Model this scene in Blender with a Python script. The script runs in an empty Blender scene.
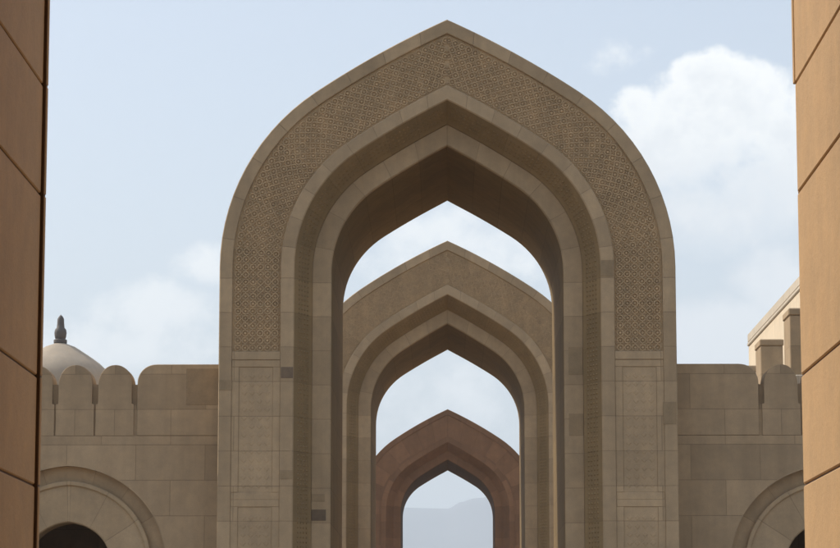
import bpy, math, random
from mathutils import Vector
R = math.radians
random.seed(7)
sc = bpy.context.scene
C = sc.collection

# ------------------------------------------------------------------ camera, light, exposure
EYE = 1.65
FPX = 2700.0                                   # focal length in pixels of the 840 wide photograph
cam = bpy.data.cameras.new('camera')
cam.sensor_width = 36.0
cam.lens = FPX / 840.0 * 36.0
cam.clip_start, cam.clip_end = 0.1, 60000
camo = bpy.data.objects.new('camera', cam)
C.objects.link(camo)
camo.location = (0, 0, EYE)
camo.rotation_euler = (R(90 + 8.4477), 0, R(0.5877))
sc.camera = camo

SUN_EL = 46.0
SUN_AZ = 24.0                                  # degrees from -X towards +Y
sun_dir = Vector((-math.cos(R(SUN_AZ)) * math.cos(R(SUN_EL)), math.sin(R(SUN_AZ)) * math.cos(R(SUN_EL)), math.sin(R(SUN_EL))))
sl = bpy.data.lights.new('sun', 'SUN')
sl.energy = 3.3
sl.angle = R(0.5)
sl.color = (1.0, 0.94, 0.84)
so = bpy.data.objects.new('sun', sl)
C.objects.link(so)
so.rotation_euler = sun_dir.to_track_quat('Z', 'Y').to_euler()

sc.view_settings.view_transform = 'Standard'
sc.view_settings.look = 'None'
sc.view_settings.gamma = 1.0
sc.view_settings.use_curve_mapping = False
sc.view_settings.exposure = 0.2
sc.cycles.use_denoising = True
sc.cycles.max_bounces = 10
sc.cycles.diffuse_bounces = 6
sc.cycles.volume_bounces = 1


class NT:
    """small helper for node trees"""
    def __init__(s, nt):
        s.nt = nt
        nt.nodes.clear()

    def n(s, t, props=None, **ins):
        nd = s.nt.nodes.new(t)
        for k, v in (props or {}).items():
            setattr(nd, k, v)
        for k, v in ins.items():
            key = int(k[1:]) if k[0] == 'i' and k[1:].isdigit() else k.replace('_', ' ')
            sk = nd.inputs[key]
            if hasattr(v, 'is_linked'):
                s.nt.links.new(v, sk)
            else:
                sk.default_value = v
        return nd

    def m(s, op, a, b=0.0, c=None, clamp=False):
        nd = s.nt.nodes.new('ShaderNodeMath')
        nd.operation = op
        nd.use_clamp = clamp
        for i, v in enumerate((a, b) if c is None else (a, b, c)):
            if hasattr(v, 'is_linked'):
                s.nt.links.new(v, nd.inputs[i])
            else:
                nd.inputs[i].default_value = v
        return nd.outputs[0]

    def mix(s, fac, a, b, blend='MIX'):
        nd = s.nt.nodes.new('ShaderNodeMix')
        nd.data_type = 'RGBA'
        nd.blend_type = blend
        for i, v in ((0, fac), (6, a), (7, b)):
            if hasattr(v, 'is_linked'):
                s.nt.links.new(v, nd.inputs[i])
            else:
                nd.inputs[i].default_value = v
        return nd.outputs[2]

    def smooth(s, v, lo, hi):
        nd = s.nt.nodes.new('ShaderNodeMapRange')
        nd.interpolation_type = 'SMOOTHSTEP'
        s.nt.links.new(v, nd.inputs[0])
        for i, x in ((1, lo), (2, hi), (3, 0.0), (4, 1.0)):
            if hasattr(x, 'is_linked'):
                s.nt.links.new(x, nd.inputs[i])
            else:
                nd.inputs[i].default_value = x
        return nd.outputs[0]


# ------------------------------------------------------------------ sky with clouds (by world direction)
SKY_STRENGTH = 0.15
w = bpy.data.worlds.new('World')
sc.world = w
w.use_nodes = True
t = NT(w.node_tree)
sky = t.n('ShaderNodeTexSky', dict(sky_type='NISHITA', sun_disc=False, sun_elevation=R(SUN_EL),
                                   sun_rotation=R(-90 + SUN_AZ), air_density=1.0, dust_density=3.0, ozone_density=1.0))
tc = t.n('ShaderNodeTexCoord')
sep = t.n('ShaderNodeSeparateXYZ', Vector=tc.outputs['Generated'])
X, Y, Z = sep.outputs
azm = t.m('MULTIPLY', t.m('ARCTAN2', X, Y), 57.29578)       # degrees right of +Y
elv = t.m('MULTIPLY', t.m('ARCSINE', Z), 57.29578)          # degrees above the horizon
pos = t.n('ShaderNodeCombineXYZ', X=azm, Y=elv, Z=0.0).outputs[0]
n1 = t.n('ShaderNodeTexNoise', dict(noise_dimensions='3D'), Vector=pos, Scale=0.5, Detail=10.0, Roughness=0.62).outputs[0]
n2 = t.n('ShaderNodeTexNoise', dict(noise_dimensions='3D'), Vector=pos, Scale=1.3, Detail=6.0, Roughness=0.6).outputs[0]
n3 = t.n('ShaderNodeTexNoise', dict(noise_dimensions='3D'), Vector=pos, Scale=0.16, Detail=5.0, Roughness=0.55, Distortion=0.4).outputs[0]


def blob(px, py, rx, ry, amp):
    """a cloud lobe given by its middle and radii in degrees of azimuth and elevation"""
    dx = t.m('DIVIDE', t.m('SUBTRACT', azm, px), rx)
    dy = t.m('DIVIDE', t.m('SUBTRACT', elv, py), ry)
    d2 = t.m('ADD', t.m('MULTIPLY', dx, dx), t.m('MULTIPLY', dy, dy))
    return t.m('MULTIPLY', t.m('SUBTRACT', 1.0, d2), amp)


def P2(px, py):                                             # photo pixel -> degrees
    return (math.degrees(math.atan((px - 448) / FPX)), math.degrees(math.atan((675 - py) / FPX)))


lobes = []
for (px, py, rx, ry, amp) in ((735, 125, 105, 70, 1.0), (690, 140, 85, 60, .9), (725, 75, 55, 32, .9), (780, 185, 90, 70, .9), (640, 105, 34, 26, .7),
                              (715, 345, 100, 56, 2.0), (790, 290, 70, 50, 1.2), (720, 215, 90, 50, .8)):
    a, e = P2(px, py)
    lobes.append(blob(a, e, rx * 57.3 / FPX, ry * 57.3 / FPX, amp))
big = lobes[0]
for l in lobes[1:]:
    big = t.m('MAXIMUM', big, l)
field = t.m('ADD', big, t.m('MULTIPLY', t.m('SUBTRACT', n1, 0.5), 2.6))
field = t.m('ADD', field, t.m('MULTIPLY', t.m('SUBTRACT', n2, 0.5), 0.8))
soft = t.m('SUBTRACT', 1.5, t.m('MULTIPLY', t.smooth(elv, 8.6, 12.2), 0.95))
cum = t.smooth(field, -0.05, soft)
wl = []
for (px, py, rx, ry, amp) in ((205, 265, 48, 26, 1.1), (150, 315, 75, 42, 1.1), (622, 52, 34, 20, .35), (600, 62, 22, 10, .3), (130, 350, 110, 34, .9), (450, 250, 130, 60, .8), (450, 400, 90, 60, .6)):
    a, e = P2(px, py)
    wl.append(blob(a, e, rx * 57.3 / FPX, ry * 57.3 / FPX, amp))
wsp = wl[0]
for l in wl[1:]:
    wsp = t.m('MAXIMUM', wsp, l)
wf = t.m('ADD', wsp, t.m('MULTIPLY', t.m('SUBTRACT', n1, 0.5), 2.6))
wf = t.m('ADD', wf, t.m('MULTIPLY', t.m('SUBTRACT', n2, 0.5), 1.6))
wisps = t.m('MULTIPLY', t.smooth(wf, -0.1, 1.1), 0.8)
amb = t.m('MULTIPLY', t.smooth(n3, 0.56, 0.78), 0.75)       # loose cloud over the rest of the sky
away = t.smooth(t.m('ABSOLUTE', azm), 9.5, 14.0)
amb = t.m('MULTIPLY', amb, t.m('MAXIMUM', away, t.smooth(elv, 15.5, 20.0)))
cov = t.m('MAXIMUM', t.m('MAXIMUM', cum, wisps), amb)
cov = t.m('MULTIPLY', cov, t.smooth(elv, 0.0, 2.0))
cov = t.m('ADD', t.m('MULTIPLY', cov, 0.79), 0.21)                 # thin high veil over the whole sky
thick = t.m('ADD', t.m('MULTIPLY', field, 0.6), t.m('MULTIPLY', n2, 0.5))
shade = t.smooth(t.m('ADD', thick, t.m('MULTIPLY', t.m('SUBTRACT', 11.5, elv), 0.10)), 0.35, 1.05)
CL = 7.3
ccol = t.mix(shade, (1.0 * CL, 1.0 * CL, .97 * CL, 1), (.80 * CL, .82 * CL, .83 * CL, 1))
skycol = t.mix(cov, sky.outputs[0], ccol)
bg = t.n('ShaderNodeBackground', Color=skycol, Strength=SKY_STRENGTH)
wo = t.n('ShaderNodeOutputWorld')
w.node_tree.links.new(bg.outputs[0], wo.inputs[0])


# ------------------------------------------------------------------ mesh builder
class MB:
    def __init__(s):
        s.v, s.f, s.uv = [], [], []

    def poly(s, pts, uvs=None):
        i = len(s.v)
        s.v += [tuple(p) for p in pts]
        s.f.append(list(range(i, i + len(pts))))
        if uvs is None:
            a, b, c = Vector(pts[0]), Vector(pts[1]), Vector(pts[-1])
            n = (b - a).cross(c - a)
            ax = max(range(3), key=lambda k: abs(n[k]))
            if ax == 0:
                uvs = [(p[1], p[2]) for p in pts]
            elif ax == 1:
                uvs = [(p[0], p[2]) for p in pts]
            else:
                uvs = [(p[0], p[1]) for p in pts]
        s.uv.append(uvs)

    def box(s, a, b, bev=0.0):
        """box from corner a to corner b, with chamfered edges if bev"""
        x0, y0, z0 = a
        x1, y1, z1 = b
        if bev <= 0:
            P = [(x, y, z) for z in (z0, z1) for y in (y0, y1) for x in (x0, x1)]
            for q in ((0, 2, 3, 1), (4, 5, 7, 6), (0, 1, 5, 4), (2, 6, 7, 3), (0, 4, 6, 2), (1, 3, 7, 5)):
                s.poly([P[i] for i in q])
            return
        lo, hi = (x0, y0, z0), (x1, y1, z1)

        def c(sx, sy, sz, ax):
            r = []
            for k, sg in enumerate((sx, sy, sz)):
                base = hi[k] if sg > 0 else lo[k]
                r.append(base if k == ax else base - sg * bev)
            return tuple(r)
        S = (-1, 1)
        for ax in range(3):
            o = [k for k in range(3) if k != ax]
            for sg in S:
                q = []
                for (u, v) in ((-1, -1), (1, -1), (1, 1), (-1, 1)):
                    sgn = [0, 0, 0]
                    sgn[ax], sgn[o[0]], sgn[o[1]] = sg, u, v
                    q.append(c(*sgn, ax))
                flip = (sg > 0) == (ax == 1)
                s.poly(q[::-1] if flip else q)
        for ax in range(3):                     # edges along ax
            o = [k for k in range(3) if k != ax]
            for u in S:
                for v in S:
                    q = []
                    for (e, face) in ((-1, o[0]), (1, o[0]), (1, o[1]), (-1, o[1])):
                        sgn = [0, 0, 0]
                        sgn[ax], sgn[o[0]], sgn[o[1]] = e, u, v
                        q.append(c(*sgn, face))
                    s.poly(q)
        for x in S:
            for y in S:
                for z in S:
                    s.poly([c(x, y, z, 0), c(x, y, z, 1), c(x, y, z, 2)])

    def build(s, name, mat, parent=None, smooth=None, loc=(0, 0, 0), merge=True):
        me = bpy.data.meshes.new(name)
        me.from_pydata(s.v, [], s.f)
        uvl = me.uv_layers.new(name='UVMap')
        flat = [c for u in s.uv for q in u for c in q]
        uvl.data.foreach_set('uv', flat)
        if merge:
            import bmesh
            bm = bmesh.new()
            bm.from_mesh(me)
            bmesh.ops.remove_doubles(bm, verts=bm.verts, dist=0.0004)
            bmesh.ops.recalc_face_normals(bm, faces=bm.faces)
            bm.to_mesh(me)
            bm.free()
        if smooth:
            for p in me.polygons:
                p.use_smooth = True
            me.set_sharp_from_angle(angle=R(smooth))
        me.materials.append(mat)
        o = bpy.data.objects.new(name, me)
        C.objects.link(o)
        o.location = loc
        if parent:
            o.parent = parent
        return o


def thing(name, label, cat, loc=(0, 0, 0), group=None, kind=None):
    o = bpy.data.objects.new(name, None)
    C.objects.link(o)
    o.location = loc
    return tag(o, label, cat, group, kind)


def tag(o, label=None, cat=None, group=None, kind=None):
    for k, v in (('label', label), ('category', cat), ('group', group), ('kind', kind)):
        if v:
            o[k] = v
    return o


# ------------------------------------------------------------------ materials
def stone(name, col, bw=1.1, bh=0.62, tint=0.16, mortar=0.006, mottling=0.22, rough=0.85, grain=0.0015, swap=False,
          streak=0.20, warm=(1.06, 0.97, 0.86), shift=(0, 0), depth=0.004):
    m = bpy.data.materials.new(name)
    m.use_nodes = True
    t = NT(m.node_tree)
    uv = t.n('ShaderNodeUVMap', dict(uv_map='UVMap')).outputs[0]
    mp = t.n('ShaderNodeMapping', Vector=uv)
    mp.inputs['Location'].default_value = (shift[0], shift[1], 0)
    v = mp.outputs[0]
    br = t.n('ShaderNodeTexBrick', dict(offset=0.5), Vector=v, Color1=(0, 0, 0, 1), Color2=(1, 1, 1, 1), Mortar=(.5, .5, .5, 1), Scale=1.0,
             Mortar_Size=mortar, Mortar_Smooth=0.3, Bias=0.0, Brick_Width=bw, Row_Height=bh)
    ob = t.n('ShaderNodeTexCoord').outputs['Object']
    big = t.n('ShaderNodeTexNoise', Vector=ob, Scale=0.55, Detail=6.0, Roughness=0.62).outputs[0]
    mid = t.n('ShaderNodeTexNoise', Vector=ob, Scale=4.0, Detail=7.0, Roughness=0.68).outputs[0]
    fine = t.n('ShaderNodeTexNoise', Vector=ob, Scale=55.0, Detail=4.0, Roughness=0.7).outputs[0]
    st = t.n('ShaderNodeMapping', Vector=ob)
    st.inputs['Scale'].default_value = (3.2, 3.2, 0.22)
    drip = t.n('ShaderNodeTexNoise', Vector=st.outputs[0], Scale=1.0, Detail=5.0, Roughness=0.6).outputs[0]
    val = t.m('ADD', 1.0, t.m('MULTIPLY', t.m('SUBTRACT', br.outputs[0], 0.5), tint * 2))
    val = t.m('MULTIPLY', val, t.m('ADD', 1.0, t.m('MULTIPLY', t.m('SUBTRACT', big, 0.5), mottling * 2)))
    val = t.m('MULTIPLY', val, t.m('ADD', 1.0, t.m('MULTIPLY', t.m('SUBTRACT', mid, 0.5), mottling * 1.8)))
    val = t.m('MULTIPLY', val, t.m('ADD', 1.0, t.m('MULTIPLY', t.m('SUBTRACT', fine, 0.5), 0.28)))
    val = t.m('MULTIPLY', val, t.m('ADD', 1.0, t.m('MULTIPLY', t.m('SUBTRACT', drip, 0.5), streak * 2)))
    val = t.m('MULTIPLY', val, t.m('SUBTRACT', 1.0, t.m('MULTIPLY', br.outputs[1], 0.28)))
    rgb = t.mix(mid, tuple(c for c in col) + (1,), tuple(c * k for c, k in zip(col, warm)) + (1,))
    vv = t.n('ShaderNodeCombineXYZ', X=val, Y=val, Z=val).outputs[0]
    base = t.mix(1.0, rgb, vv, 'MULTIPLY')
    h = t.m('ADD', t.m('MULTIPLY', t.m('SUBTRACT', 1.0, br.outputs[1]), depth), t.m('MULTIPLY', fine, grain))
    h = t.m('ADD', h, t.m('MULTIPLY', mid, grain * 2.5))
    bump = t.n('ShaderNodeBump', Height=h, Strength=0.9, Distance=1.0)
    p = t.n('ShaderNodeBsdfPrincipled', Base_Color=base, Roughness=rough, Normal=bump.outputs[0])
    p.inputs['Specular IOR Level'].default_value = 0.25
    o = t.n('ShaderNodeOutputMaterial')
    m.node_tree.links.new(p.outputs[0], o.inputs[0])
    return m


def plain(name, col, rough=0.6, metal=0.0, noise=0.2, scale=6.0):
    m = bpy.data.materials.new(name)
    m.use_nodes = True
    t = NT(m.node_tree)
    ob = t.n('ShaderNodeTexCoord').outputs['Object']
    nz = t.n('ShaderNodeTexNoise', Vector=ob, Scale=scale, Detail=6.0, Roughness=0.65).outputs[0]
    c = t.mix(nz, tuple(x * (1 - noise) for x in col) + (1,), tuple(x * (1 + noise) for x in col) + (1,))
    bump = t.n('ShaderNodeBump', Height=nz, Strength=0.3, Distance=0.02)
    p = t.n('ShaderNodeBsdfPrincipled', Base_Color=c, Roughness=rough, Metallic=metal, Normal=bump.outputs[0])
    o = t.n('ShaderNodeOutputMaterial')
    m.node_tree.links.new(p.outputs[0], o.inputs[0])
    return m


GREY = (0.405, 0.314, 0.205)
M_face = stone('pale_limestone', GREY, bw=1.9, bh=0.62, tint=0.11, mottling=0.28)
M_carve = stone('carved_limestone', (0.46, 0.35, 0.22), bw=1.0, bh=1.0, tint=0.15, mortar=0.0)
M_carve_floor = stone('carved_ground', (0.44, 0.334, 0.208), bw=2.0, bh=0.93, tint=0.08, mortar=0.004)
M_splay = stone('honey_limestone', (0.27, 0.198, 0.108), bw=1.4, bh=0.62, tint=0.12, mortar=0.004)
M_inner = stone('inner_limestone_shaded', (0.21, 0.145, 0.066), bw=7.0, bh=0.62, tint=0.12, mortar=0.005)  # jambs and vault: darker than the face, shade under the arch put into the colour
M_stain = stone('stained_block_stone', (0.17, 0.132, 0.095), bw=3, bh=3, tint=0.0, mortar=0.0, mottling=0.5)
M_stain_light = stone('weathered_block_stone', (0.31, 0.24, 0.153), bw=3, bh=3, tint=0.0, mortar=0.0, mottling=0.4)
M_wall = stone('ashlar_wall', (0.37, 0.285, 0.187), bw=1.25, bh=0.64, tint=0.12, mottling=0.28, mortar=0.005)
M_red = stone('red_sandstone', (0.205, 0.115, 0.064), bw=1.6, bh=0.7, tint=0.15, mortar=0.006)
M_red_dark = stone('red_sandstone_inner_shaded', (0.11, 0.062, 0.034), bw=7.0, bh=0.7, tint=0.15, mortar=0.006)  # dark copy of the red stone, with the vault's shade in its colour
M_tan = stone('tan_cladding', (0.485, 0.32, 0.165), bw=30.0, bh=40.0, tint=0.0, mortar=0.0, mottling=0.20, streak=0.07, grain=0.003, rough=0.7)
M_joint = plain('joint_mortar', (0.14, 0.09, 0.055), rough=0.95)
M_cream = stone('cream_render', (0.66, 0.57, 0.43), bw=1.6, bh=0.8, tint=0.04, mottling=0.08, mortar=0.003)
M_coping = stone('grey_coping', (0.52, 0.47, 0.385), bw=1.6, bh=2.0, tint=0.06, mottling=0.12)
M_dome = stone('dome_plaster', (0.40, 0.35, 0.285), bw=50, bh=50, tint=0, mortar=0, mottling=0.12)
M_bronze = plain('weathered_bronze', (0.13, 0.115, 0.105), rough=0.7, metal=0.2)
M_dark = plain('dark_opening', (0.03, 0.025, 0.02), rough=0.9)
M_pave = stone('courtyard_paving', (0.21, 0.165, 0.115), bw=1.2, bh=1.2, tint=0.06, mortar=0.006, mottling=0.12, rough=0.55)
M_earth = plain('dry_earth', (0.24, 0.19, 0.135), rough=0.95, noise=0.25, scale=0.01)
M_rock = plain('bare_rock', (0.10, 0.10, 0.105), rough=0.95, noise=0.45, scale=0.004)


# ------------------------------------------------------------------ four-centred arch path
class Arch:
    def __init__(s, W, zs, r1, th, r2, cx=0.0, nlow=3, na=14, nb=16):
        s.W, s.zs, s.r1, s.th, s.r2, s.cx = W, zs, r1, th, r2, cx
        s.nlow, s.na, s.nb = nlow, na, nb

    def half(s, off, z0=0.0):
        """points of the right half, from the ground to the apex, for a curve 'off' inside the outer line"""
        c1 = (s.W - s.r1, s.zs)
        r1 = s.r1 - off
        pts = [(s.W - off, z0 + (s.zs - z0) * i / s.nlow) for i in range(s.nlow)]
        for i in range(s.na + 1):
            a = s.th * i / s.na
            pts.append((c1[0] + r1 * math.cos(a), c1[1] + r1 * math.sin(a)))
        c2 = (c1[0] - (s.r2 - s.r1) * math.cos(s.th), c1[1] - (s.r2 - s.r1) * math.sin(s.th))
        r2 = s.r2 - off
        te = math.acos(-c2[0] / r2)
        for i in range(1, s.nb + 1):
            a = s.th + (te - s.th) * i / s.nb
            pts.append((c2[0] + r2 * math.cos(a), c2[1] + r2 * math.sin(a)))
        pts[-1] = (0.0, pts[-1][1])
        return pts

    def full(s, off, z0=0.0):
        h = s.half(off, z0)
        return [(s.cx + x, z) for x, z in h] + [(s.cx - x, z) for x, z in h[-2::-1]]

    def sweep(s, mb, prof, closed=True, z0=0.0):
        """sweep the profile [(off, y), ...] along the arch"""
        L = [s.full(o, z0) for o, _ in prof]
        ref = s.full(sum(o for o, _ in prof) / len(prof), z0)
        S = [0.0]
        for a, b in zip(ref, ref[1:]):
            S.append(S[-1] + math.hypot(b[0] - a[0], b[1] - a[1]))
        mid = S[len(S) // 2]
        S = [q if q <= mid else 2 * mid - q + 0.0 for q in S]          # joints mirror about the apex
        U = [0.0]
        pp = prof + ([prof[0]] if closed else [])
        for a, b in zip(pp, pp[1:]):
            U.append(U[-1] + math.hypot(b[0] - a[0], b[1] - a[1]))
        n = len(pp)
        for j in range(n - 1):
            A, B = L[j], L[(j + 1) % len(prof)]
            ya, yb = pp[j][1], pp[j + 1][1]
            for i in range(len(ref) - 1):
                mb.poly([(A[i][0], ya, A[i][1]), (A[i + 1][0], ya, A[i + 1][1]), (B[i + 1][0], yb, B[i + 1][1]), (B[i][0], yb, B[i][1])],
                        [(U[j], S[i]), (U[j], S[i + 1]), (U[j + 1], S[i + 1]), (U[j + 1], S[i])])

    def sampler(s, off_mid):
        """(s from z = 0 measured along off_mid on the right half) -> functions for point at (s, off)"""
        c1 = (s.W - s.r1, s.zs)
        c2 = (c1[0] - (s.r2 - s.r1) * math.cos(s.th), c1[1] - (s.r2 - s.r1) * math.sin(s.th))
        l1 = (s.r1 - off_mid) * s.th
        rm = s.r2 - off_mid

        def at(q, off):
            if q <= s.zs:
                return (s.W - off, q)
            q -= s.zs
            if q <= l1:
                a = q / (s.r1 - off_mid)
                return (c1[0] + (s.r1 - off) * math.cos(a), c1[1] + (s.r1 - off) * math.sin(a))
            a = s.th + (q - l1) / rm
            return (c2[0] + (s.r2 - off) * math.cos(a), c2[1] + (s.r2 - off) * math.sin(a))
        return at


# ------------------------------------------------------------------ the setting
def sheet(name, x0, x1, y0, y1, z, mat, n=1):
    mb = MB()
    mb.poly([(x0, y0, z), (x1, y0, z), (x1, y1, z), (x0, y1, z)])
    return tag(mb.build(name, mat), kind='structure')


sheet('ground', -8700, 8700, -2800, 8700, -0.02, M_earth)
sheet('courtyard_paving', -45, 45, -30, 175, 0.0, M_pave)

# far bare hills: one ridge sheet folded into spurs
mb = MB()
rnd = random.Random(3)
octs = [(rnd.uniform(0, 6.28), rnd.uniform(0, 6.28)) for _ in range(9)]


def hill(x, y):
    r = 0.0
    a, f = 1.0, 1 / 900.0
    for p, q in octs:
        r += a * abs(math.sin(x * f + p + 1.3 * math.sin(y * f * 0.8 + q))) * 0.6
        r += a * 0.4 * math.sin(x * f * 0.7 + q) * math.cos(y * f + p)
        a *= 0.52
        f *= 1.95
    return r


def ridge(x):
    """height of the skyline in metres at 6 km, read off the photograph around the axis"""
    ctrl = [(-4200, 250), (-2600, 330), (-1400, 300), (-700, 340), (-300, 355), (-120, 368), (0, 366), (30, 380), (60, 388), (100, 392), (300, 440), (800, 480), (1700, 400), (3000, 330), (4200, 220)]
    for (a, ha), (b, hb) in zip(ctrl, ctrl[1:]):
        if a <= x <= b:
            k = (x - a) / (b - a)
            k = k * k * (3 - 2 * k)
            return ha + (hb - ha) * k
    return 200


NX, NY = 260, 36
xs = [-4200 + 8400 * (i / NX) for i in range(NX + 1)]
xs = [x * (0.25 + 0.75 * min(1, abs(x) / 4200)) for x in xs]
grid = []
for j in range(NY + 1):
    k = j / NY
    y = 4300 + 3200 * k
    row = []
    for x in xs:
        k6 = (y - 4300) / 1700.0
        e = min(1, k6) if y <= 6000 else max(0, 1 - (y - 6000) / 1500)
        e = e * e * (3 - 2 * e)
        d = hill(x, y) - 0.9
        zz = ridge(x) * e * (1 + 0.30 * d * (1 - e)) + d * 7 * e
        row.append((x * y / 6000.0, y, max(-1.0, zz - 1.0)))
    grid.append(row)
for j in range(NY):
    for i in range(NX):
        mb.poly([grid[j][i], grid[j][i + 1], grid[j + 1][i + 1], grid[j + 1][i]])
tag(mb.build('hills', M_rock, smooth=60), kind='structure')


# ------------------------------------------------------------------ the big gates
PA = dict(W=4.082, zs=8.884, r1=3.857, th=0.976, r2=16.75)
B0, B1, B2, B3, B4 = 0.235, 1.10, 1.342, 1.636, 1.979        # offsets of the bands of the front
DEPTH = 5.9
PANEL_Z = 7.36                                              # foot of the carved band


def slab(mb, fn, pts, y0, y1, inset=.003):
    """raised flat piece with sloping sides; pts are (s, t) pairs on the band"""
    y1 += random.uniform(-.004, .004)
    cs, ct = sum(p[0] for p in pts) / len(pts), sum(p[1] for p in pts) / len(pts)
    k = (random.randint(0, 60) + .5, random.randint(0, 60) + .5)
    top, bot = [], []
    for q, o in pts:
        l = math.hypot(q - cs, o - ct)
        x, z = fn(q, o)
        bot.append((x, y0, z))
        x, z = fn(q - (q - cs) / l * inset, o - (o - ct) / l * inset)
        top.append((x, y1, z))
    m = len(pts)
    mb.poly(top, [k] * m)
    for i in range(m):
        mb.poly([bot[i], bot[(i + 1) % m], top[(i + 1) % m], top[i]], [k] * 4)


def star(s0, t0, r, ri, n, rot=0.0):
    return [(s0 + (r if k % 2 == 0 else ri) * math.cos(math.pi * k / n + rot), t0 + (r if k % 2 == 0 else ri) * math.sin(math.pi * k / n + rot)) for k in range(2 * n)]


def strap(mb, fn, a, b, w, y0, y1):
    dx, dy = b[0] - a[0], b[1] - a[1]
    l = math.hypot(dx, dy)
    nx, ny = -dy / l * w / 2, dx / l * w / 2
    slab(mb, fn, [(a[0] + nx, a[1] + ny), (a[0] - nx, a[1] - ny), (b[0] - nx, b[1] - ny), (b[0] + nx, b[1] + ny)], y0, y1, .002)


def strapwork(mb, fn, s0, t0, P):
    """one cell: two interlaced squares round an eight pointed star, with a small star in each corner"""
    h = P * .5
    q = h * .74
    sq = [(s0 - q, t0 - q), (s0 + q, t0 - q), (s0 + q, t0 + q), (s0 - q, t0 + q)]
    di = [(s0 - h, t0), (s0, t0 - h), (s0 + h, t0), (s0, t0 + h)]
    for k in range(4):
        strap(mb, fn, sq[k], sq[(k + 1) % 4], P * .09, .0595, .042)
        strap(mb, fn, di[k], di[(k + 1) % 4], P * .09, .0595, .038)
    slab(mb, fn, star(s0, t0, P * .235, P * .13, 8), .0595, .040)
    slab(mb, fn, star(s0 + h, t0 + h, P * .17, P * .065, 4, math.pi / 4), .0595, .043)


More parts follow.
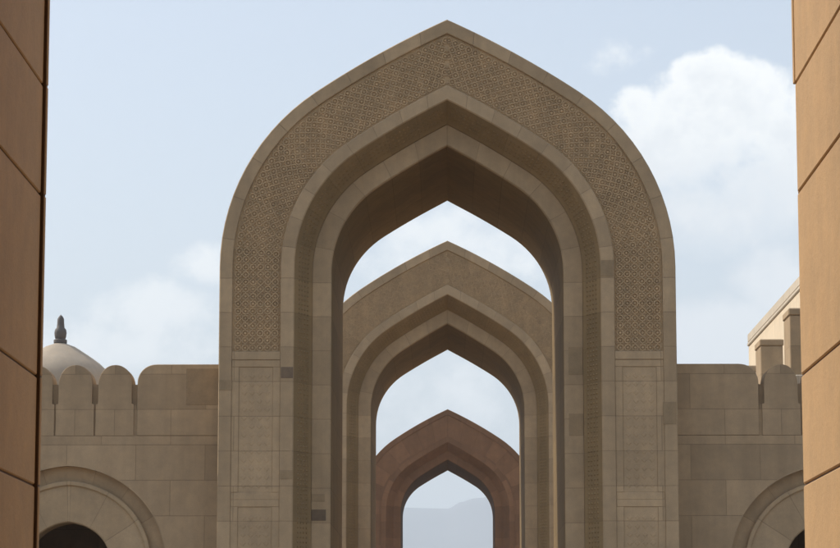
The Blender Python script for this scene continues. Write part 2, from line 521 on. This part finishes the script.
def make_gate(kind):
    A = Arch(**PA)
    red = kind == 'red'
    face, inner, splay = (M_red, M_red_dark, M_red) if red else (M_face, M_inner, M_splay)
    root = bpy.data.objects.new('stone_gate', None)
    C.objects.link(root)
    # outer mass: plain border, rebate for the carved band, plain inner band
    mb = MB()
    A.sweep(mb, [(0.0, 0.02), (0.015, 0.0), (B0 - .012, 0.0), (B0, 0.012), (B0, 0.06), (B1, 0.06), (B1, 0.012), (B1 + .012, 0.0), (B2 - .02, 0.0), (B2, 0.02),
                 (B2 + .02, 0.3), (B3 + .02, 0.66), (B3 + .02, DEPTH - .05), (0.0, DEPTH - .05)])
    mb.build('arch_body', face, root, smooth=35)
    # splayed reveal with two fillets
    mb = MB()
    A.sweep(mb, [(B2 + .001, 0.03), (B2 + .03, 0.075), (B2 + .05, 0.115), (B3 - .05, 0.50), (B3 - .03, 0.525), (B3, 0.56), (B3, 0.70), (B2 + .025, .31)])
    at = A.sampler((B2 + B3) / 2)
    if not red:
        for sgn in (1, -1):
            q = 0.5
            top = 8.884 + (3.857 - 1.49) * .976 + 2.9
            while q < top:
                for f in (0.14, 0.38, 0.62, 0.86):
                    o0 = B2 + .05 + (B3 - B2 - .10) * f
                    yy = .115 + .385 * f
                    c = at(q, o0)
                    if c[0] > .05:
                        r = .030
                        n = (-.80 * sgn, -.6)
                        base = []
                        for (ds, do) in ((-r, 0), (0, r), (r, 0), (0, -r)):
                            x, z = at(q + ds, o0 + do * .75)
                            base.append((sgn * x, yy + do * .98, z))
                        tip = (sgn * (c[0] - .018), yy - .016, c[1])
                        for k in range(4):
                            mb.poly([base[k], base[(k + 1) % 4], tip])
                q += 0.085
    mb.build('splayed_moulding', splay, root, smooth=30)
    # inner ring: plain band facing front, and the jambs and vault behind it
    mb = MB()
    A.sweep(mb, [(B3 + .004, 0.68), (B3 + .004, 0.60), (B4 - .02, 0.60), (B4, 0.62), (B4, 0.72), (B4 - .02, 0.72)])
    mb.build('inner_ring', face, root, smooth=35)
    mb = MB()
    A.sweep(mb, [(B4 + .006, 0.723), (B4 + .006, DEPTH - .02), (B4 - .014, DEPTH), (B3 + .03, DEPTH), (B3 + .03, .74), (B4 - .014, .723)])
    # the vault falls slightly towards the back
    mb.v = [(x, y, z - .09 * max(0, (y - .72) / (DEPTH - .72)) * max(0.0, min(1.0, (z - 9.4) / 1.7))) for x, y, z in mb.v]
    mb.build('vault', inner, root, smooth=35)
    # carved band: deep ground with a raised lattice of stars, crosses and two edging strips
    atc = A.sampler((B0 + B1) / 2)
    mb = MB()
    ncol = 6
    wid = B1 - B0 - 0.07
    pit = wid / ncol
    half_len = 8.884 + (3.857 - .685) * .976
    # length of the upper arc along the middle of the band
    c1x = 4.082 - 3.857
    c2x = c1x - (16.75 - 3.857) * math.cos(.976)
    rm = 16.75 - .685
    half_len += rm * (math.acos(-c2x / rm) - .976)
    rows = 0 if red else int((half_len - PANEL_Z) / pit) + 6
    for sgn in (1, -1):
        fn = lambda q, o: (lambda p: (sgn * max(p[0], .002), p[1]))(atc(q, o))
        for i in range(rows):
            for j in range(ncol):
                s0, t0 = PANEL_Z + pit * (i + .5), B0 + .035 + pit * (j + .5)
                if atc(s0 - pit * .42, t0 + pit * .5)[0] < .004:
                    continue
                strapwork(mb, fn, s0, t0, pit)
    if not red:
        mb.build('carved_band', M_carve, root, merge=False)
    mb = MB()
    gy = .03 if red else .058
    gr = [(B0 + .001, gy), (B1 - .001, gy), (B1 - .001, 0.075), (B0 + .001, 0.075)]
    A.sweep(mb, gr, z0=PANEL_Z - .05)
    mb.build('band_ground', M_red if red else M_carve_floor, root, smooth=30)
    # framed panels on the piers below
    for sgn in (1, -1):
        xa, xb = 4.082 - B0, 4.082 - B1
        lo, hi = (xb, xa) if sgn > 0 else (-xa, -xb)
        mb = MB()
        mb.box((lo + .002, 0.006, PANEL_Z - .15), (hi - .002, 0.062, PANEL_Z), .008)
        mb.build('panel_rail', face, root)
        for z0, z1 in ((4.72, PANEL_Z - .1505), (0.7, 4.7195)):
            mb = MB()
            fr = .13
            mb.box((lo + .002, 0.024, z0), (hi - .002, .06, z0 + fr), .006)
            mb.box((lo + .002, .018, z1 - fr), (hi - .002, .06, z1), .008)
            mb.box((lo + .002, .018, z0 + fr + .0005), (lo + fr, .06, z1 - fr - .0005), .004)
            mb.box((hi - fr, .018, z0 + fr + .0005), (hi - .002, .06, z1 - fr - .0005), .004)
            p = mb.build('panel', face, root)
            mb = MB()
            mb.box((lo + fr + .001, .031, z0 + fr + .001), (hi - fr - .001, .058, z1 - fr - .001), .003)
            if not red:
                # shallow lozenges cut in relief
                cw, ch = (hi - lo - 2 * fr - .06) / 4, .15
                nz = int((z1 - z0 - 2 * fr - .1) / ch)
                for i in range(nz):
                    for j in range(4):
                        cx = lo + fr + .03 + cw * (j + .5)
                        cz = z0 + fr + .05 + ch * (i + .5)
                        a, b = cw * .40, ch * .40
                        base = [(cx - a, .0315, cz), (cx, .0315, cz - b), (cx + a, .0315, cz), (cx, .0315, cz + b)]
                        top = [(cx + (x - cx) * .7, .025, cz + (z - cz) * .7) for x, _, z in base]
                        mb.poly(top)
                        for k in range(4):
                            mb.poly([base[k], base[(k + 1) % 4], top[(k + 1) % 4], top[k]])
            mb.build('relief', face, p)
        mb = MB()
        x0, x1 = (4.082 - B2 - .0, 4.10) if sgn > 0 else (-4.10, -4.082 + B2)
        mb.box((x0, -.035, 0.0), (x1, -.002, .66), .012)
        mb.build('plinth', face, root)
    return root


def copy_tree(o, parent=None):
    c = o.copy()
    C.objects.link(c)
    c.parent = parent
    for ch in list(o.children):
        copy_tree(ch, c)
    return c


D1 = 47.8
gate = make_gate('grey')
gate.location = (0, D1, 0)
GRP = 'pointed stone gates in a row on one axis'
gate2 = copy_tree(gate)
gate2.location = (0, D1 * 1.528, 0)
tag(gate, 'largest grey stone gate with carved band, between the two crenellated walls', 'gate', GRP)
tag(gate2, 'middle grey stone gate seen through the opening of the largest gate', 'gate', GRP)
gate3 = make_gate('red')
gate3.location = (0, D1 * 2.52, 0)
tag(gate3, 'small looking reddish brown gate framing the hazy hills, farthest of the row', 'gate', GRP)

# odd discoloured blocks let into the nearest gate
for (x0, x1, z0, z1, y, mat) in ((-2.97, -2.75, 6.88, 7.08, -.006, M_stain), (-4.07, -3.84, 6.66, 6.85, -.006, M_stain_light), (-2.97, -2.75, 5.08, 5.24, -.006, M_stain_light),
                                 (-2.44, -2.18, 4.38, 4.58, .594, M_stain), (2.74, 2.975, 8.70, 9.0, -.006, M_stain_light), (-2.44, -2.2, 4.72, 4.86, .594, M_stain_light),
                                 (3.83, 4.06, 6.05, 6.45, -.006, M_stain_light), (2.18, 2.44, 7.0, 7.5, .594, M_stain_light), (2.18, 2.44, 5.9, 6.3, .594, M_stain_light)):
    mb = MB()
    mb.box((x0, y, z0), (x1, y + .02, z1), .004)
    o = mb.build('darker_block', mat, gate)
    if mat == M_stain:
        o['label'] = 'dark stained block'

# ------------------------------------------------------------------ crenellated arcade walls beside the nearest gate
PN = dict(W=1.77, zs=3.62, r1=1.72, th=1.0, r2=1.98)
MERL_PITCH, MERL_TOP, MERL_FOOT = 0.72, 7.21, 5.92
WALL_Y = D1 + 0.8
FIRST_SLIT = 5.66
BAYS = [6.84, 12.0, 17.2]
XEND = 20.06


def top_round(x0, x1, zb, zt, hs, lo_hw=None, n=10, left=True, right=True):
    """outline of a merlon: straight sides then a rounded head"""
    pts = [(x0, zb), (x1, zb)]
    w = min((x1 - x0) / 2, hs * 1.05)
    if right:
        for i in range(n + 1):
            a = math.pi / 2 * i / n
            pts.append((x1 - w + w * math.cos(a) ** .9 if i < n else x1 - w, zt - hs + hs * math.sin(a)))
    else:
        pts.append((x1, zt))
    if left:
        for i in range(n, -1, -1):
            a = math.pi / 2 * i / n
            pts.append((x0 + w - w * math.cos(a) ** .9 if i < n else x0 + w, zt - hs + hs * math.sin(a)))
    else:
        pts.append((x0, zt))
    out = []
    for p in pts:
        if not out or abs(p[0] - out[-1][0]) + abs(p[1] - out[-1][1]) > 1e-4:
            out.append(p)
    return out


def extrude(mb, outline, y0, y1, ch=.012):
    cx = sum(p[0] for p in outline) / len(outline)
    cz = sum(p[1] for p in outline) / len(outline)

    def ins(p):
        dx, dz = cx - p[0], cz - p[1]
        l = math.hypot(dx, dz)
        return (p[0] + dx / l * ch, p[1] + dz / l * ch)
    a = [(ins(p)[0], y0, ins(p)[1]) for p in outline]
    b = [(p[0], y0 + ch, p[1]) for p in outline]
    c = [(p[0], y1, p[1]) for p in outline]
    mb.poly(a)
    mb.poly(c[::-1])
    n = len(outline)
    for k in range(n):
        mb.poly([b[k], b[(k + 1) % n], a[(k + 1) % n], a[k]])
        mb.poly([c[k], c[(k + 1) % n], b[(k + 1) % n], b[k]])


def make_wall(sgn, label):
    root = thing('arcade_wall', label, 'wall', (0, WALL_Y, 0), 'crenellated arcade walls beside the gates')
    X = lambda x: sgn * x
    A = Arch(**PN, nlow=2)
    mb = MB()
    xg = 4.084
    top = MERL_FOOT
    edges = [xg]
    for b in BAYS:
        edges += [b - PN['W'], b + PN['W']]
    edges.append(XEND)

    def q(x0, x1, z0a, z0b, z1):
        mb.poly([(X(x0), 0, z0a), (X(x1), 0, z0b), (X(x1), 0, z1), (X(x0), 0, z1)])
    for i in range(0, len(edges), 2):
        q(edges[i], edges[i + 1], 0, 0, top)
    for b in BAYS:
        pts = A.full(0.0)
        pts = [p for p in pts if p[1] >= PN['zs'] - 1e-6]
        pts = sorted(pts)
        for (xa, za), (xb, zb) in zip(pts, pts[1:]):
            if xb - xa > 1e-6:
                q(b + xa, b + xb, za, zb, top)
    mb.poly([(X(xg), .6, top), (X(XEND), .6, top), (X(XEND), 0, top), (X(xg), 0, top)])
    mb.poly([(X(XEND), 0, 0), (X(XEND), .9, 0), (X(XEND), .9, top), (X(XEND), 0, top)])
    mb.build('wall_face', M_wall, root)
    for b in BAYS:
        an = Arch(**PN, cx=X(b), nlow=2)
        m2 = MB()
        an.sweep(m2, [(0, -.004), (0.0, .14), (.27, .20), (.27, .30), (0.3, .55), (-.03, .55), (-.03, .004), (-.004, -.004)])
        m2.build('archivolt', M_wall, root, smooth=35)
        m2 = MB()
        an.sweep(m2, [(.262, .205), (.262, .105), (.275, .09), (.33, .09), (.345, .105), (.345, .13), (.98, .15), (1.00, .17), (1.00, .72), (.31, .72), (.29, .3)])
        m2.build('arch_ring', M_face, root, smooth=35)
    # gallery behind: roof, back wall, end wall
    mb = MB()
    a, c = sorted((X(xg + .01), X(XEND)))
    mb.box((a, .56, 5.45), (c, 5.0, 5.9))
    mb.build('roof', M_wall, root)
    mb = MB()
    mb.box((a, 4.6, 0), (c, 5.0, 5.44))
    e0, e1 = sorted((X(XEND - .4), X(XEND - .005)))
    mb.box((e0, .92, 0), (e1, 4.59, 5.44))
    mb.build('back_wall', M_wall, root)
    # parapet next to the gate, its outer corner rounded like a merlon
    mb = MB()
    x0, x1 = sorted((X(xg + .004), X(FIRST_SLIT - .045)))
    extrude(mb, top_round(x0, x1, MERL_FOOT + .003, MERL_TOP + .01, .34, left=sgn < 0, right=sgn > 0), 0.0, .6)
    mb.build('parapet', M_wall, root, smooth=25)
    mb = MB()
    a2, c2 = sorted((X(FIRST_SLIT - .05), X(XEND - .01)))
    mb.box((a2, .10, MERL_FOOT + .002), (c2, .5, 6.86))
    mb.box((a2, .035, MERL_FOOT + .002), (c2, .098, 6.48))
    mb.build('parapet_core', M_wall, root)
    # merlons
    base = None
    k = 0
    while FIRST_SLIT + MERL_PITCH * (k + 1) < XEND + .02:
        xc = FIRST_SLIT + MERL_PITCH * (k + .5)
        if base is None:
            m2 = MB()
            hw = MERL_PITCH / 2
            o = top_round(-hw + .055, hw - .055, 6.5, MERL_TOP, .38)
            o = [(-hw + .014, MERL_FOOT + .003), (hw - .014, MERL_FOOT + .003), (hw - .014, 6.49)] + o[1:] + [o[0], (-hw + .014, 6.49)]
            extrude(m2, o, 0, .097, .006)
            o2 = top_round(-hw + .055, hw - .055, 6.863, MERL_TOP, .34)
            extrude(m2, o2, .099, .6, .004)
            base = m2.build('merlon', M_wall, root, smooth=25)
            base.location = (X(xc), 0, 0)
        else:
            c = base.copy()
            C.objects.link(c)
            c.parent = root
            c.location = (X(xc), 0, (random.random() - .5) * .014)
        k += 1
    return root


wl_ = make_wall(-1, 'crenellated stone wall to the left of the largest gate, below a small dome')
wr_ = make_wall(1, 'crenellated stone wall to the right of the largest gate, below the cream building')
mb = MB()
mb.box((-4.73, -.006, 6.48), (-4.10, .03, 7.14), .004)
mb.build('darker_block', stone('brown_block_stone', (0.29, 0.22, 0.14), bw=3, bh=3, tint=0, mortar=0, mottling=.4), wl_)  # single block tinted darker than the wall around it

# ------------------------------------------------------------------ near gateway the camera looks out of
GX, GW = -0.1535, 2.0265
near = thing('near_gateway', 'smooth tan stone gateway whose two jambs frame the sides of the photo', 'gate', (GX, -9.7, 0))
ND = 24.0  # unseen passage behind the camera, added length to keep sky light off the jambs
joints = [0.0, 0.55, 1.02, 1.61, 2.64, 3.22, 4.20, 4.80, 5.80, 6.41, 7.44, 8.05, 8.884]
for sgn in (1, -1):
    mb = MB()
    for z0, z1 in zip(joints, joints[1:]):
        x0, x1 = sorted((sgn * GW, sgn * (GW + 1.9)))
        SW = .06
        mb.box((x0, 0, z0 + .006), (x1, ND - SW, z1 - .006), .006)
        # slim set back strip along the far corner
        a, b = sorted((sgn * (GW + (.010 if sgn > 0 else -.02)), sgn * (GW + 1.9)))
        if z0 > 4.7 and sgn > 0:
            a = GW - .005
        mb.box((a, ND - SW + .003, z0 + .006), (b, ND, z1 - .006), .004)
    pier = mb.build('pier', M_tan, near)
    mb = MB()
    x0, x1 = sorted((sgn * (GW + .011), sgn * (GW + 1.88)))
    mb.box((x0, .02, .0), (x1, ND - .065, 8.88))
    x0, x1 = sorted((sgn * (GW + (.013 if sgn > 0 else -.016)), sgn * (GW + 1.88)))
    mb.box((x0, ND - .064, .0), (x1, ND - .006, 8.88))
    mb.build('joint', M_joint, pier)
AN = Arch(W=GW + 1.9, zs=8.884, r1=3.857 - .142, th=.976, r2=16.6, nlow=1)
mb = MB()
hi = [(0.0, .02), (0.02, 0.0), (1.88, 0.0), (1.9, .02), (1.9, ND - .02), (1.88, ND), (0.02, ND), (0.0, ND - .02)]
AN.sweep(mb, hi, z0=8.892)
mb.build('arch', stone('tan_voussoirs', (0.485, 0.32, 0.165), bw=8, bh=.7, tint=.06, mottling=.08), near, smooth=35)

# ------------------------------------------------------------------ right: side gallery with posts, cream building
sg = thing('side_gallery', 'low stone gallery with tall parapet posts behind the right crenellated wall', 'building', (7.02, 53.9, 0))
mb = MB()
mb.box((0, 0, 0), (3.2, 30, 7.4), .02)
mb.build('wall', M_wall, sg)
mb = MB()
mb.box((-.06, -.06, 7.402), (3.26, 30.06, 7.6), .02)
mb.build('coping', M_coping, sg)
for i in range(6):
    y = 1.1 + 5.2 * i
    mb = MB()
    mb.box((0, y, 7.6), (.50, y + 1.0, 8.95), .015)
    mb.box((-.02, y - .02, 8.952), (.52, y + 1.02, 9.10), .02)
    mb.build('parapet_post', M_wall, sg)

cb = thing('cream_building', 'tall sunlit cream building with grey coping behind the right crenellated wall', 'building', (12.0, 76, 0))
mb = MB()
mb.box((0, 0, 0), (11, 31, 14.6), .03)
mb.build('wall', M_cream, cb)
mb = MB()
mb.box((-.05, -.05, 14.602), (11.05, 31.05, 14.75), .03)
mb.box((-.03, -.03, 14.752), (11.04, 31.04, 15.1), .03)
mb.build('coping', M_coping, cb)
for i in range(6):
    y = 2.6 + 5.0 * i
    mb = MB()
    mb.box((-.05, y, 9.2), (.05, y + 1.5, 9.36), .01)
    mb.box((-.05, y, 9.362), (.05, y + .14, 12.0), .01)
    mb.box((-.05, y + 1.36, 9.362), (.05, y + 1.5, 12.0), .01)
    mb.box((-.05, y, 12.002), (.05, y + 1.5, 12.2), .01)
    wdw = mb.build('window', M_coping, cb)
    mb = MB()
    mb.box((-.012, y + .142, 9.364), (.05, y + 1.358, 11.998))
    mb.build('pane', M_dark, wdw)

# ------------------------------------------------------------------ left: small dome on a turret
tx, ty = -11.57, 80.0
tu = thing('domed_turret', 'small pale dome with dark spindle finial above the left crenellated wall', 'turret', (tx, ty, 0))


def lathe(mb, prof, n=40):
    for (r0, z0), (r1, z1) in zip(prof, prof[1:]):
        for k in range(n):
            a, b = 2 * math.pi * k / n, 2 * math.pi * (k + 1) / n
            pts = [(r0 * math.cos(a), r0 * math.sin(a), z0), (r0 * math.cos(b), r0 * math.sin(b), z0),
                   (r1 * math.cos(b), r1 * math.sin(b), z1), (r1 * math.cos(a), r1 * math.sin(a), z1)]
            pts2 = []
            for p in pts:
                if not pts2 or (Vector(p) - Vector(pts2[-1])).length > 1e-5:
                    pts2.append(p)
            if (Vector(pts2[0]) - Vector(pts2[-1])).length < 1e-5:
                pts2.pop()
            if len(pts2) >= 3:
                mb.poly(pts2, [(a + (0 if i in (0, 3) else .1), p[2]) for i, p in enumerate(pts2)])


mb = MB()
mb.box((-1.7, -1.7, 0), (1.7, 1.7, 8.4), .03)
mb.box((-1.8, -1.8, 8.402), (1.8, 1.8, 8.7), .03)
mb.build('shaft', M_cream, tu)
mb = MB()
lathe(mb, [(1.3, 8.702), (1.3, 9.7), (1.5, 9.76), (1.55, 9.82), (1.56, 9.9), (1.56, 9.98), (0, 9.98)], 8)
mb.build('drum', M_cream, tu)
mb = MB()
RD = 1.42
prof = [(1.86, 9.985), (1.90, 10.2), (1.84, 10.45), (1.68, 10.66), (1.45, 10.84), (1.15, 11.02), (.85, 11.18), (.55, 11.34), (.28, 11.48), (.12, 11.55), (0, 11.56)]
lathe(mb, [(r * .82, z - .06 * (r < .5)) for r, z in prof], 48)
mb.build('dome', M_dome, tu, smooth=40)
mb = MB()
zt = 11.50
lathe(mb, [(.20, zt - .04), (.20, zt + .05), (.15, zt + .08), (.17, zt + .14), (.185, zt + .26), (.17, zt + .36), (.12, zt + .42), (.105, zt + .55), (.10, zt + .68), (.06, zt + .76), (0.0, zt + .82)], 16)
mb.build('finial', M_bronze, tu, smooth=40)

# ------------------------------------------------------------------ air
mb = MB()
mb.box((-8800, -2900, -1.1 - .9), (8800, 8800, 540))
hm = bpy.data.materials.new('haze')
hm.use_nodes = True
t = NT(hm.node_tree)
pv = t.n('ShaderNodeVolumePrincipled', Color=(0.78, 0.89, 1.0, 1), Density=0.00027, Anisotropy=0.0)
o = t.n('ShaderNodeOutputMaterial')
hm.node_tree.links.new(pv.outputs[0], o.inputs['Volume'])
HZ = tag(mb.build('haze', hm), kind='stuff')
